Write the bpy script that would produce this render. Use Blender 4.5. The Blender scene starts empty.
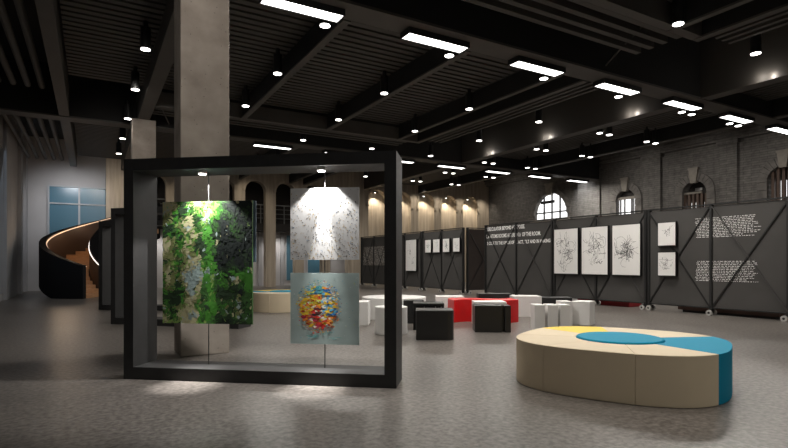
import bpy, math, random
from mathutils import Vector, Matrix, noise
random.seed(7)
SC = bpy.context.scene
COL = SC.collection
PI = math.pi

# ------------------------------------------------------------------ materials
def mat(name, col, rough=.6, metal=0.0, spec=.5, var=0.0, vscale=4.0, bump=0.0, bscale=40.0, stretch=(1, 1, 1)):
    m = bpy.data.materials.new(name); m.use_nodes = True
    nt = m.node_tree; b = nt.nodes['Principled BSDF']
    b.inputs['Base Color'].default_value = (*col, 1); b.inputs['Roughness'].default_value = rough
    b.inputs['Metallic'].default_value = metal; b.inputs['Specular IOR Level'].default_value = spec
    if var or bump:
        tc = nt.nodes.new('ShaderNodeTexCoord'); mp = nt.nodes.new('ShaderNodeMapping')
        mp.inputs['Scale'].default_value = stretch
        nt.links.new(tc.outputs['Object'], mp.inputs['Vector'])
    if var:
        n = nt.nodes.new('ShaderNodeTexNoise'); n.inputs['Scale'].default_value = vscale; n.inputs['Detail'].default_value = 6
        nt.links.new(mp.outputs[0], n.inputs['Vector'])
        r = nt.nodes.new('ShaderNodeValToRGB')
        r.color_ramp.elements[0].position = .3; r.color_ramp.elements[1].position = .7
        r.color_ramp.elements[0].color = (*[c * (1 - var) for c in col], 1)
        r.color_ramp.elements[1].color = (*[min(1, c * (1 + var)) for c in col], 1)
        nt.links.new(n.outputs['Fac'], r.inputs[0]); nt.links.new(r.outputs[0], b.inputs['Base Color'])
    if bump:
        n2 = nt.nodes.new('ShaderNodeTexNoise'); n2.inputs['Scale'].default_value = bscale; n2.inputs['Detail'].default_value = 4
        nt.links.new(mp.outputs[0], n2.inputs['Vector'])
        bp = nt.nodes.new('ShaderNodeBump'); bp.inputs['Strength'].default_value = bump; bp.inputs['Distance'].default_value = .02
        nt.links.new(n2.outputs['Fac'], bp.inputs['Height']); nt.links.new(bp.outputs[0], b.inputs['Normal'])
    return m

def emit(name, col, s):
    m = bpy.data.materials.new(name); m.use_nodes = True
    b = m.node_tree.nodes['Principled BSDF']
    b.inputs['Base Color'].default_value = (*col, 1)
    b.inputs['Emission Color'].default_value = (*col, 1); b.inputs['Emission Strength'].default_value = s
    return m

def floor_mat():
    m = mat('polished_concrete_floor', (.2, .18, .165), .42, spec=.45)
    nt = m.node_tree; b = nt.nodes['Principled BSDF']; L = nt.links.new
    tc = nt.nodes.new('ShaderNodeTexCoord')
    n1 = nt.nodes.new('ShaderNodeTexNoise'); n1.inputs['Scale'].default_value = .7; n1.inputs['Detail'].default_value = 8
    n2 = nt.nodes.new('ShaderNodeTexNoise'); n2.inputs['Scale'].default_value = 22; n2.inputs['Detail'].default_value = 5
    n3 = nt.nodes.new('ShaderNodeTexVoronoi'); n3.inputs['Scale'].default_value = 30
    for n in (n1, n2, n3): L(tc.outputs['Object'], n.inputs['Vector'])
    a = nt.nodes.new('ShaderNodeMath'); a.operation = 'MULTIPLY_ADD'; a.inputs[1].default_value = .5
    L(n2.outputs['Fac'], a.inputs[0]); 
    a2 = nt.nodes.new('ShaderNodeMath'); a2.operation = 'MULTIPLY'; a2.inputs[1].default_value = .5
    n4 = nt.nodes.new('ShaderNodeTexNoise'); n4.inputs['Scale'].default_value = 11; n4.inputs['Detail'].default_value = 10; n4.inputs['Roughness'].default_value = .72; L(tc.outputs['Object'], n4.inputs['Vector'])
    av = nt.nodes.new('ShaderNodeMix'); av.inputs[0].default_value = .62; L(n1.outputs['Fac'], av.inputs[2]); L(n4.outputs['Fac'], av.inputs[3])
    L(av.outputs[0], a2.inputs[0]); L(a2.outputs[0], a.inputs[2])
    r = nt.nodes.new('ShaderNodeValToRGB')
    r.color_ramp.elements[0].position = .40; r.color_ramp.elements[1].position = .62
    r.color_ramp.elements[0].color = (.078, .069, .062, 1); r.color_ramp.elements[1].color = (.215, .194, .175, 1)
    L(a.outputs[0], r.inputs[0]); L(r.outputs[0], b.inputs['Base Color'])
    rr = nt.nodes.new('ShaderNodeMapRange'); rr.inputs['To Min'].default_value = .28; rr.inputs['To Max'].default_value = .42
    L(n1.outputs['Fac'], rr.inputs[0]); L(rr.outputs[0], b.inputs['Roughness'])
    bp = nt.nodes.new('ShaderNodeBump'); bp.inputs['Strength'].default_value = .06; bp.inputs['Distance'].default_value = .01
    L(n2.outputs['Fac'], bp.inputs['Height']); L(bp.outputs[0], b.inputs['Normal'])
    return m

def concrete_mat():
    m = mat('bare_concrete', (.3, .26, .22), .8)
    nt = m.node_tree; b = nt.nodes['Principled BSDF']; L = nt.links.new
    tc = nt.nodes.new('ShaderNodeTexCoord')
    n1 = nt.nodes.new('ShaderNodeTexNoise'); n1.inputs['Scale'].default_value = 2.2; n1.inputs['Detail'].default_value = 9
    v = nt.nodes.new('ShaderNodeTexVoronoi'); v.inputs['Scale'].default_value = 14
    L(tc.outputs['Object'], n1.inputs['Vector']); L(tc.outputs['Object'], v.inputs['Vector'])
    r = nt.nodes.new('ShaderNodeValToRGB')
    r.color_ramp.elements[0].position = .3; r.color_ramp.elements[1].position = .72
    r.color_ramp.elements[0].color = (.23, .195, .165, 1); r.color_ramp.elements[1].color = (.40, .35, .30, 1)
    L(n1.outputs['Fac'], r.inputs[0])
    r2 = nt.nodes.new('ShaderNodeValToRGB'); r2.color_ramp.elements[0].position = .05; r2.color_ramp.elements[1].position = .12
    r2.color_ramp.elements[0].color = (.3, .3, .3, 1); r2.color_ramp.elements[1].color = (1, 1, 1, 1)
    L(v.outputs['Distance'], r2.inputs[0])
    mx = nt.nodes.new('ShaderNodeMix'); mx.data_type = 'RGBA'; mx.blend_type = 'MULTIPLY'; mx.inputs[0].default_value = 1
    L(r.outputs[0], mx.inputs[6]); L(r2.outputs[0], mx.inputs[7]); L(mx.outputs[2], b.inputs['Base Color'])
    bp = nt.nodes.new('ShaderNodeBump'); bp.inputs['Strength'].default_value = .25; bp.inputs['Distance'].default_value = .02
    L(n1.outputs['Fac'], bp.inputs['Height']); L(bp.outputs[0], b.inputs['Normal'])
    return m

def brick_mat(name, c1, c2, cm, ax='yz', sc=1.0):
    m = mat(name, c1, .85)
    nt = m.node_tree; b = nt.nodes['Principled BSDF']; L = nt.links.new
    tc = nt.nodes.new('ShaderNodeTexCoord'); sp = nt.nodes.new('ShaderNodeSeparateXYZ'); cb = nt.nodes.new('ShaderNodeCombineXYZ')
    L(tc.outputs['Object'], sp.inputs[0]); L(sp.outputs['Y' if ax == 'yz' else 'X'], cb.inputs[0]); L(sp.outputs['Z'], cb.inputs[1])
    br = nt.nodes.new('ShaderNodeTexBrick'); br.inputs['Scale'].default_value = sc
    br.inputs['Color1'].default_value = (*c1, 1); br.inputs['Color2'].default_value = (*c2, 1); br.inputs['Mortar'].default_value = (*cm, 1)
    br.inputs['Brick Width'].default_value = .6; br.inputs['Row Height'].default_value = .1; br.inputs['Mortar Size'].default_value = .01
    L(cb.outputs[0], br.inputs['Vector'])
    n = nt.nodes.new('ShaderNodeTexNoise'); n.inputs['Scale'].default_value = 5; n.inputs['Detail'].default_value = 8
    L(tc.outputs['Object'], n.inputs['Vector'])
    mx = nt.nodes.new('ShaderNodeMix'); mx.data_type = 'RGBA'; mx.blend_type = 'OVERLAY'; mx.inputs[0].default_value = .6
    L(br.outputs['Color'], mx.inputs[6]); L(n.outputs['Fac'], mx.inputs[7]); L(mx.outputs[2], b.inputs['Base Color'])
    bp = nt.nodes.new('ShaderNodeBump'); bp.inputs['Strength'].default_value = .6; bp.inputs['Distance'].default_value = .03
    L(br.outputs['Fac'], bp.inputs['Height']); bp.invert = True; L(bp.outputs[0], b.inputs['Normal'])
    return m

M = dict(
    floor=floor_mat(), concrete=concrete_mat(),
    stone=brick_mat('dark_coursed_stone', (.16, .15, .136), (.13, .12, .11), (.095, .088, .08)),
    vous=mat('arch_stone', (.15, .138, .125), .85, var=.35, vscale=3, bump=.4, bscale=12),
    keys=mat('keystone_stone', (.26, .235, .20), .85, var=.2, vscale=4, bump=.3, bscale=14),
    wood=mat('pale_timber_wall', (.40, .335, .258), .6, var=.22, vscale=2.2, stretch=(3.0, 3.0, .25), bump=.1, bscale=9),
    white=mat('white_plaster', (.46, .45, .45), .8, var=.04, vscale=1.5),
    offw=mat('grey_white_plaster', (.36, .36, .37), .8, var=.06, vscale=1.5),
    black=mat('black_ceiling_and_beam_shade', (.012, .0115, .011), .8),
    slat=mat('charcoal_slat', (.066, .060, .053), .65),
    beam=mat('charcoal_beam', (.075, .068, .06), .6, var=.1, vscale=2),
    frame=mat('charcoal_steel', (.020, .020, .0205), .55, var=.18, vscale=6, bump=.05, bscale=90),
    post=mat('black_steel', (.012, .012, .012), .5),
    brace2=mat('dull_grey_rod', (.05, .048, .046), .5),
    board=mat('dark_grey_felt_board', (.058, .055, .052), .85, var=.12, vscale=1.2),
    boardr=mat('brown_black_board', (.05, .038, .033), .85, var=.12, vscale=1.2),
    paper=mat('white_paper', (.82, .81, .79), .7),
    pframe=mat('black_picture_frame', (.012, .012, .013), .4),
    ink=mat('black_ink', (.03, .03, .03), .7), ink2=mat('grey_ink', (.3, .3, .3), .7),
    letter=mat('white_vinyl_lettering', (.93, .93, .91), .6),
    caster=mat('clear_caster_wheel', (.42, .41, .39), .25, var=.1),
    lit=emit('lamp_diffuser', (1, .98, .95), 3.0), spotlit=emit('spot_lens', (1, .97, .92), 4.0),
    led=emit('warm_led_strip', (1, .72, .5), .28), ledw=emit('white_led_strip', (1, .93, .88), .8),
    cream=mat('cream_leatherette', (.64, .54, .385), .55, spec=.3, var=.03, vscale=3), blue=mat('cyan_blue_leatherette', (.003, .24, .39), .6, spec=.12),
    yellow=mat('yellow_leatherette', (.78, .55, .03), .5), seam=mat('seam_shadow_gap', (.08, .07, .05), .8),
    wstool=mat('matt_white_lacquer', (.86, .85, .83), .45), bstool=mat('satin_black_lacquer', (.018, .018, .018), .35),
    red=mat('glossy_red_lacquer', (.75, .012, .014), .35), redd=mat('dark_red_fabric', (.25, .008, .012), .6),
    brown=mat('brown_timber_plinth', (.10, .05, .035), .6, var=.2, vscale=3),
    stairb=mat('black_balustrade', (.006, .006, .007), .75, spec=.2), stairi=mat('dark_brown_lining', (.045, .026, .017), .5),
    tread=mat('oak_tread', (.38, .20, .095), .45, var=.18, vscale=3, stretch=(1, 1, 6)),
    glassb=mat('blue_grey_window_glass', (.075, .18, .25), .25), mull=mat('window_mullion', (.42, .44, .46), .5),
    curtain=mat('pale_curtain', (.6, .58, .56), .8), lit_pane=emit('bright_frosted_pane', (1, 1, 1), .62),
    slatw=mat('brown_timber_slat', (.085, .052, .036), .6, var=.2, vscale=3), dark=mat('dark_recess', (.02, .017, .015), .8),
    rail=mat('grey_steel_rail', (.12, .12, .12), .4), cable=mat('steel_cable', (.05, .05, .05), .4),
    bluecanvas=mat('slate_blue_canvas', (.12, .17, .23), .7, var=.15, vscale=5),
    pale=mat('pale_grey_panel', (.45, .44, .42), .7), housing=mat('black_lamp_housing', (.01, .01, .01), .5),
)
def flat(name, c, rough=.55): return mat('paint_' + name, c, rough)

# ------------------------------------------------------------------ mesh builder
class MB:
    def __init__(s): s.v = []; s.f = []; s.m = []; s.mats = []
    def mi(s, m):
        if m not in s.mats: s.mats.append(m)
        return s.mats.index(m)
    def add(s, vs, fs, m):
        o = len(s.v); s.v += [tuple(p) for p in vs]; k = s.mi(m)
        for f in fs: s.f.append([i + o for i in f]); s.m.append(k)
    def box(s, x0, x1, y0, y1, z0, z1, m):
        s.add([(x0, y0, z0), (x1, y0, z0), (x1, y1, z0), (x0, y1, z0), (x0, y0, z1), (x1, y0, z1), (x1, y1, z1), (x0, y1, z1)],
              [(3, 2, 1, 0), (4, 5, 6, 7), (0, 1, 5, 4), (1, 2, 6, 5), (2, 3, 7, 6), (3, 0, 4, 7)], m)
    def tube(s, a, b, r, m, n=10, r2=None):
        a = Vector(a); b = Vector(b); d = (b - a).normalized(); r2 = r if r2 is None else r2
        u = d.orthogonal().normalized(); w = d.cross(u)
        vs = []
        for p, q in ((a, r), (b, r2)):
            for i in range(n):
                t = 2 * PI * i / n; vs.append(p + u * math.cos(t) * q + w * math.sin(t) * q)
        fs = [(i, (i + 1) % n, n + (i + 1) % n, n + i) for i in range(n)] + [tuple(range(n))[::-1], tuple(range(n, 2 * n))]
        s.add(vs, fs, m)
    def bar(s, a, b, w, t, up, m):               # rectangular bar from a to b, width w across, t along up
        a = Vector(a); b = Vector(b); d = (b - a).normalized(); up = Vector(up)
        x = d.cross(up).normalized() * w / 2; y = x.cross(d).normalized() * t / 2
        vs = [p + i * x + j * y for p in (a, b) for i, j in ((-1, -1), (1, -1), (1, 1), (-1, 1))]
        s.add(vs, [(3, 2, 1, 0), (4, 5, 6, 7), (0, 1, 5, 4), (1, 2, 6, 5), (2, 3, 7, 6), (3, 0, 4, 7)], m)
    def prism(s, pts, z0, z1, m):                # convex or simple ccw polygon in xy, extruded in z
        n = len(pts)
        vs = [(x, y, z0) for x, y in pts] + [(x, y, z1) for x, y in pts]
        s.add(vs, [tuple(range(n))[::-1], tuple(range(n, 2 * n))] + [(i, (i + 1) % n, n + (i + 1) % n, n + i) for i in range(n)], m)
    def build(s, name, parent=None, loc=(0, 0, 0), rz=0, smooth=False, bevel=0, tf=None):
        me = bpy.data.meshes.new(name)
        me.from_pydata([tf(p) for p in s.v] if tf else s.v, [], s.f)
        for m in s.mats: me.materials.append(m)
        me.polygons.foreach_set('material_index', s.m)
        if smooth:
            me.polygons.foreach_set('use_smooth', [True] * len(me.polygons))
            me.set_sharp_from_angle(angle=math.radians(35))
        me.update()
        o = bpy.data.objects.new(name, me); COL.objects.link(o)
        o.parent = parent; o.location = loc; o.rotation_euler = (0, 0, rz)
        if bevel:
            b = o.modifiers.new('bevel', 'BEVEL'); b.width = bevel; b.segments = 3; b.limit_method = 'ANGLE'; b.angle_limit = math.radians(50)
        return o

def bx(*a): b = MB(); b.box(*a); return b
def tag(o, label, cat, group=None):
    o['label'] = label; o['category'] = cat
    if group: o['group'] = group
    return o
def empty(name, loc, rz, label, cat, group=None):
    o = bpy.data.objects.new(name, None); COL.objects.link(o); o.location = loc; o.rotation_euler = (0, 0, rz)
    o.empty_display_size = .1
    return tag(o, label, cat, group)
def struct(o): o['kind'] = 'structure'; return o
TRIM = [0]
def trim(mb, **k):
    TRIM[0] += 1
    return struct(mb.build('trim_%d' % TRIM[0], **k))
def sempty(name, loc=(0, 0, 0), rz=0):
    o = bpy.data.objects.new(name, None); COL.objects.link(o); o.location = loc; o.rotation_euler = (0, 0, rz); o['kind'] = 'structure'; return o

# ------------------------------------------------------------------ room dimensions
XL, XR, YB, YA, YW, ZC = -2.65, 23.6, -6.0, 27.9, 29.6, 7.2     # left, right, behind, arcade, white back wall, ceiling
ZB = 5.65                                                       # underside of the secondary beams

struct(bx(XL - .3, XR + 1.6, YB - .3, YW + .3, -.12, 0, M['floor']).build('floor'))
struct(bx(XL - .3, XR + 1.6, YB - .3, YW + .3, ZC, ZC + .15, M['black']).build('ceiling'))
struct(bx(XL - .3, XR + .5, YB - .3, YB, 0, ZC, M['offw']).build('wall_behind'))

# wall with arched openings: local x along the wall, y into the wall, z up
def arch_wall(mb, x0, x1, z1, t, ops, m, seg=14):
    cur = x0
    for (c, w, zs, sill, *_) in sorted(ops):
        if c - w > cur + 1e-4: mb.box(cur, c - w, 0, t, 0, z1, m)
        if sill > 0: mb.box(c - w, c + w, 0, t, 0, sill, m)
        pts = [(c + w * math.cos(PI - PI * i / seg), zs + w * math.sin(PI * i / seg)) for i in range(seg + 1)]
        for (xa, za), (xb, zb) in zip(pts, pts[1:]):
            mb.add([(xa, 0, za), (xb, 0, zb), (xb, 0, z1), (xa, 0, z1), (xa, t, za), (xb, t, zb), (xb, t, z1), (xa, t, z1)],
                   [(0, 1, 2, 3), (7, 6, 5, 4), (0, 4, 5, 1), (3, 2, 6, 7)], m)
        cur = c + w
    if cur < x1: mb.box(cur, x1, 0, t, 0, z1, m)

# ------------------------------------------------------------------ left wall with tall blue windows between piers
w = MB()
for ya, yb in ((YB, 20.0), (22.7, 25.5), (26.3, YW)): w.box(XL - .3, XL, ya, yb, 0, ZC, M['offw'])
for ya, yb in ((20.0, 22.7), (25.5, 26.3)):
    w.box(XL - .3, XL, ya, yb, 0, .25, M['offw']); w.box(XL - .3, XL, ya, yb, 5.3, ZC, M['offw'])
w.box(XL, XL + .10, 22.75, 25.45, 0, ZC, M['offw']); w.box(XL, XL + .12, 26.9, 27.6, 0, ZC, M['offw']); w.box(XL, XL + .12, YW - .6, YW, 0, ZC, M['offw'])
struct(w.build('wall_left'))
for k, (ya, yb) in enumerate(((20.0, 22.7), (25.5, 26.3))):
    r = sempty('window_%d' % (k + 1), (XL, (ya + yb) / 2, .25))
    hl = (yb - ya) / 2
    g_ = MB(); g_.box(-.2, -.17, -hl + .01, hl - .01, .01, 5.04, M['glassb']); g_.build('pane', r)
    g_ = MB()
    n = 3 if k == 0 else 1
    for i in range(n + 1):
        y = -hl + .05 + (2 * hl - .1) * i / n; g_.box(-.16, -.08, y - .03, y + .03, .01, 5.04, M['mull'])
    for z in (.03, 2.5, 5.0): g_.box(-.159, -.081, -hl + .02, hl - .02, z, z + .05, M['mull'])
    g_.build('window_frame', r)

# ------------------------------------------------------------------ white back wall
w = MB(); w.box(XL - .3, XR + .5, YW, YW + .3, 0, ZC, M['white']); struct(w.build('wall_back'))
r = sempty('window_3', (-.55, YW, 2.2))
bx(-1.15, 1.35, -.05, -.01, 0, 2.75, M['glassb']).build('pane', r)
g_ = MB()
for x in (-1.17, .07, 1.35): g_.box(x - .04, x + .04, -.11, -.055, 0, 2.75, M['mull'])
for z in (0, 1.93, 2.75): g_.box(-1.2, 1.38, -.12, -.06, z - .03, z + .03, M['mull'])
g_.build('window_frame', r)
for k, (xa, xb) in enumerate(((9.85, 10.42), (11.15, 12.0))):
    r = sempty('window_%d' % (4 + k), ((xa + xb) / 2, YW, .3)); hw = (xb - xa) / 2
    bx(-hw, hw, -.05, -.01, 0, 2.6, M['glassb']).build('pane', r)
    g_ = MB(); g_.box(-hw - .04, -hw, -.07, -.005, 0, 2.6, M['mull']); g_.box(hw, hw + .04, -.07, -.005, 0, 2.6, M['mull']); g_.build('window_frame', r)

# ------------------------------------------------------------------ timber arcade: open arches on the left, lit niches on the right
AX0 = .62
opens = [(c, .55, 5.13, 0) for c in (2.65, 4.3, 5.95, 7.6, 9.25, 10.85, 12.45)]
niches = [(c, .60, 5.10, 0) for c in (14.95, 16.72, 18.48, 20.24, 22.0)]
w = MB(); arch_wall(w, AX0, XR, ZC, .42, opens + niches, M['wood'])
for (c, hw, zs, _) in opens + niches:                          # raised archivolt round each head
    seg = 14
    for i in range(seg):
        a0, a1 = PI * i / seg, PI * (i + 1) / seg
        q = [(c + R * math.cos(a), zs + R * math.sin(a)) for R, a in ((hw, a0), (hw + .13, a0), (hw + .13, a1), (hw, a1))]
        w.add([(x, -.05, z) for x, z in q] + [(x, 0, z) for x, z in q], [(0, 1, 2, 3), (4, 5, 1, 0), (5, 6, 2, 1), (6, 7, 3, 2), (7, 4, 0, 3)], M['wood'])
struct(w.build('wall_arcade', loc=(0, YA, 0)))
w = MB()                                                         # impost blocks beside the niches
for (c, hw, zs, _) in niches:
    for sx in (-1, 1): w.box(c + sx * (hw + .10) - .08, c + sx * (hw + .10) + .08, -.08, 0, zs - .42, zs - .28, M['wood'])
trim(w, loc=(0, YA, 0))
w = MB()                                                         # rounded backs of the niches
for (c, hw, zs, _) in niches:
    n = 12
    pts = [(c + hw * math.cos(PI - PI * i / n), .05 + .5 * math.sin(PI * i / n)) for i in range(n + 1)]
    for (xa, ya), (xb, yb) in zip(pts, pts[1:]):
        w.add([(xa, ya, 0), (xb, yb, 0), (xb, yb, zs + hw), (xa, ya, zs + hw)], [(0, 1, 2, 3)], M['wood'])
trim(w, loc=(0, YA, 0), smooth=True)
w = MB(); w.box(13.6, XR, .75, .85, 0, ZC, M['wood']); trim(w, loc=(0, YA, 0))
# mezzanine behind the open arches
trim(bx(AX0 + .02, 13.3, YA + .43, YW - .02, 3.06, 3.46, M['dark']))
trim(bx(AX0 + .02, 13.3, YW - .12, YW - .02, 3.48, ZC - .01, M['dark']))  # dark sheet over the upper back wall, standing in for unlit depth
g_ = MB()
for z in (3.75, 4.0, 4.25): g_.tube((AX0 + .1, 0, z), (13.2, 0, z), .018, M['rail'], 8)
g_.box(AX0 + .1, 13.2, -.03, .03, 4.45, 4.51, M['rail'])
for i in range(20): g_.box(AX0 + .12 + i * .66, AX0 + .16 + i * .66, -.02, .02, 3.46, 4.47, M['rail'])
o = g_.build('balcony_railing', loc=(0, YA + .52, 0)); tag(o, 'dark steel railing along the balcony behind the open timber arches', 'railing')
# white pilasters between the blue strips on the wall under the balcony
w = MB()
for x in (7.2, 8.3, 9.6, 10.7, 12.5): w.box(x - .1, x + .1, YW - .1, YW - .005, 0, 3.05, M['offw'])
trim(w)

# ------------------------------------------------------------------ right stone wall with arched windows
wins = [(22.33, 1.27, 4.16, 3.92), (17.26, .55, 4.50, 2.6), (13.74, .55, 4.45, 2.6), (10.2, .60, 4.55, 2.6), (6.66, .6, 4.55, 2.6)]
w = MB(); arch_wall(w, YB, YA, ZC, .5, wins, M['stone'])
TR = lambda p: (XR + p[1], p[0], p[2])                           # wall x -> world y, wall y -> world x
w.f = [f[::-1] for f in w.f]
struct(w.build('wall_right', tf=TR))
w = MB()
for ya, yb in ((15.31, 16.2), (18.75, 20.2), (11.89, 12.6), (8.2, 8.9), (4.6, 5.4)):
    w.box(XR - .14, XR, ya, yb, 0, 6.5, M['stone']); w.box(XR - .24, XR, ya - .08, yb + .08, 6.35, 6.62, M['stone'])
trim(w)
w = MB(); w.box(XR - .34, XR, YB, YA, 6.62, 6.78, M['stone']); w.box(XR - .22, XR, YB, YA, 6.5, 6.62, M['stone']); w.box(XR - .45, XR, YB, YA, 6.78, 6.9, M['stone']); trim(w)
for k, (c, hw, zs, sill) in enumerate(wins):
    r = sempty('window_%d' % (6 + k), (XR, c, sill))
    R2 = hw + (.36 if k else .30)
    g_ = MB(); n = 13
    for i in range(n):                                           # voussoirs
        a0, a1 = PI * (i + .04) / n, PI * (i + .96) / n
        if i == n // 2: continue
        q = [(Rr * math.cos(a), zs - sill + Rr * math.sin(a)) for Rr, a in ((hw, a0), (R2, a0), (R2, a1), (hw, a1))]
        g_.add([(-.07, y, z) for y, z in q] + [(.02, y, z) for y, z in q], [(0, 1, 2, 3), (4, 5, 1, 0), (5, 6, 2, 1), (6, 7, 3, 2), (7, 4, 0, 3)], M['vous'])
    if k:
        nb = 6
        for i in range(nb):
            z0, z1 = (zs - sill) * i / nb + .01, (zs - sill) * (i + 1) / nb - .01
            for sy in (-1, 1):
                ya, yb = sorted((sy * hw, sy * R2)); g_.box(-.07, .02, ya, yb, z0, z1, M['vous'])
    g_.build('arch_ring', r)
    zt = zs + hw - sill
    g_ = MB(); kw = .17 if k else .26
    q = [(-kw * .75, zt - .10), (kw * .75, zt - .10), (kw * 1.2, zt + .52), (-kw * 1.2, zt + .52)]
    g_.add([(-.16, y, z) for y, z in q] + [(.03, y, z) for y, z in q], [(0, 1, 2, 3), (4, 5, 1, 0), (5, 6, 2, 1), (6, 7, 3, 2), (7, 4, 0, 3)], M['keys'])
    g_.box(-.18, .03, -kw * 1.35, kw * 1.35, zt + .50, zt + .58, M['keys'])
    g_.build('keystone', r)
    if k == 0:
        bx(-.16, .5, -1.52, 1.52, -.24, 0, M['keys']).build('sill', r)
        bx(.20, .23, -hw, hw, .0, zt, M['lit_pane']).build('pane', r)
        g_ = MB()
        for y in (-.62, 0, .62): g_.box(.10, .17, y - .035, y + .035, 0, zt, M['post'])
        g_.box(.095, .175, -hw, hw, .36, .43, M['post'])
        g_.box(.178, .198, -.15, .95, .95, 1.12, M['dark'])
        g_.build('window_frame', r)
    elif k == 1:
        bx(.22, .25, -hw, hw, .0, 2.0, M['lit_pane']).build('pane', r)
        g_ = MB(); g_.box(.22, .26, -hw, hw, 2.06, zt, M['dark'])
        g_.build('lunette_panel', r)
        g_ = MB(); g_.box(.06, .21, -hw, hw, 1.96, 2.08, M['keys'])
        for y in (-.32, -.22, .18, .42): g_.box(.12, .19, y - .03, y + .03, 0, 1.97, M['rail'])
        g_.build('window_frame', r)
    else:
        bx(.40, .44, -hw, hw, .0, zt, M['dark']).build('lunette_panel', r)
        if k == 2:
            bx(.08, .20, -hw + .3, hw, 1.84, 1.92, M['keys']).build('transom', r)
            bx(.38, .46, -.12, .2, 2.0, 2.12, M['pale']).build('blind', r)
        g_ = MB(); zz = 1.82 if k == 2 else zt - .05
        for i in range(6):
            y = -hw + .1 + i * .19; g_.box(.08, .20, y - .05, y + .05, 0, zz, M['slatw'])
        g_.build('timber_slats', r)
        g_ = MB()
        for y in (-.28, .12, .32): g_.box(.36, .38, y - .045, y + .045, 0, zz * .8, M['lit_pane'])
        g_.build('pane', r)

# ------------------------------------------------------------------ ceiling grid
CROSS = [(-2.2, -1.7), (8.0, 8.56), (18.45, 19.0)]
for (ya, yb) in CROSS:
    w = bx(XL, XR - .5, ya + .03, yb - .03, ZB + .05, ZC - .01, M['black']); trim(w)  # body black, plate below lighter: shade of the sides put into the colour
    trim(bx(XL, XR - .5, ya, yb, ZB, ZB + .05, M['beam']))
for i, (xa, xb) in enumerate(((-.81, -.55), (1.24, 1.56), (3.94, 4.09), (6.70, 6.84), (9.42, 9.55), (10.24, 10.40), (14.02, 14.40), (17.83, 18.06))):
    w = MB()
    for ya, yb in ((YB, -2.25), (-1.65, 8.07), (8.65, 18.40), (19.05, YA - .02)):
        z0 = ZB + .02
        if xa in (3.94, 6.70, 9.42, 10.24):                      # these stop at the frame border before the cross beam
            ya += 0 if ya > 0 else 0; yb = {8.07: 6.0, 18.40: 16.2}.get(yb, yb)
        if xa > 3:
            w.box(xa + .02, xb - .02, ya, yb, z0 + .04, z0 + (1.5 if 14 < xa < 17 else .5), M['black'] if xa < 14 or xa > 17 else M['slat']); w.box(xa, xb, ya, yb, z0, z0 + .04, M['beam'])  # dark webs, lighter flanges: shaded sides and lit undersides done by colour
        else: w.box(xa, xb, ya, yb, z0, z0 + .9, M['beam'])
    trim(w)
# frame borders closing the slatted fields
for y0 in (5.82, 16.02):
    trim(bx(1.58, 10.24, y0, y0 + .2, ZB + .03, ZB + .45, M['beam']))
# slatted fields
def slats(x0, x1, y0, y1, z, pitch, wd, along):
    w = MB()
    if along == 'x':
        y = y0
        while y < y1: w.box(x0, x1, y, y + wd, z, z + .05, M['slat']); y += pitch
    else:
        x = x0
        while x < x1: w.box(x, x + wd, y0, y1, z, z + .05, M['slat']); x += pitch
    return w
for (ya, yb) in ((-1.6, 5.8), (8.65, 16.0), (19.05, YA - .05)):
    trim(slats(-.5, 9.40, ya, yb, 6.18, .24, .155, 'x'))
    trim(slats(9.58, 10.22, ya, yb, 6.18, .4, .33, 'x'))
for (ya, yb) in ((-1.6, 8.1), (8.65, 18.4), (19.05, YA - .05)):
    trim(slats(14.45, 17.5, ya, yb, 6.15, .21, .13, 'y'))
    trim(slats(18.1, 20.2, ya, yb, 6.5, .21, .13, 'y'))
# long round ducts/fins beside the fields
for y0 in (6.25, 16.45):
    w = MB()
    for i in range(4):
        y = y0 + i * .3; w.bar((1.6, y, ZB + .25), (10.2, y, ZB + .25), .12, .2, (0, 0, 1), M['slat'])
    trim(w)
for ya, yb in ((-1.6, 5.9), (8.65, 16.2)):
    w = MB()
    for i in range(4):
        x = 10.62 + i * .24; w.bar((x, ya, ZB + .25), (x, yb, ZB + .25), .1, .2, (0, 0, 1), M['slat'])
    trim(w)
for ya, yb in ((YB, 8.07), (8.65, 16.6), (19.05, YA - .05)):
    w = MB()
    for i in range(5):
        x = -2.35 + i * .31; w.tube((x, ya, ZB + .3), (x, yb, ZB + .3), .075, M['slat'], 10)
    trim(w)
# thin tie rods
w = MB(); w.tube((9.0, 6.0, 5.9), (10.3, 8.1, 5.85), .02, M['beam'], 6); w.tube((1.7, 16.2, 5.8), (2.2, 18.4, 5.8), .02, M['beam'], 6); trim(w)

# ------------------------------------------------------------------ lamps on the ceiling and added fill spots
def light(name, kind, loc, energy, col=(1, .95, .88), size=.1, spot=None, blend=.6, tgt=None, sy=None):
    L = bpy.data.lights.new(name, kind); L.energy = energy; L.color = col
    if kind == 'AREA':
        L.size = size
        if sy: L.shape = 'RECTANGLE'; L.size_y = sy
    else: L.shadow_soft_size = size
    if kind == 'SPOT': L.spot_size = math.radians(spot); L.spot_blend = blend
    o = bpy.data.objects.new(name, L); COL.objects.link(o); o.location = loc
    if tgt: o.rotation_euler = (Vector(tgt) - Vector(loc)).to_track_quat('-Z', 'Y').to_euler()
    return o

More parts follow.
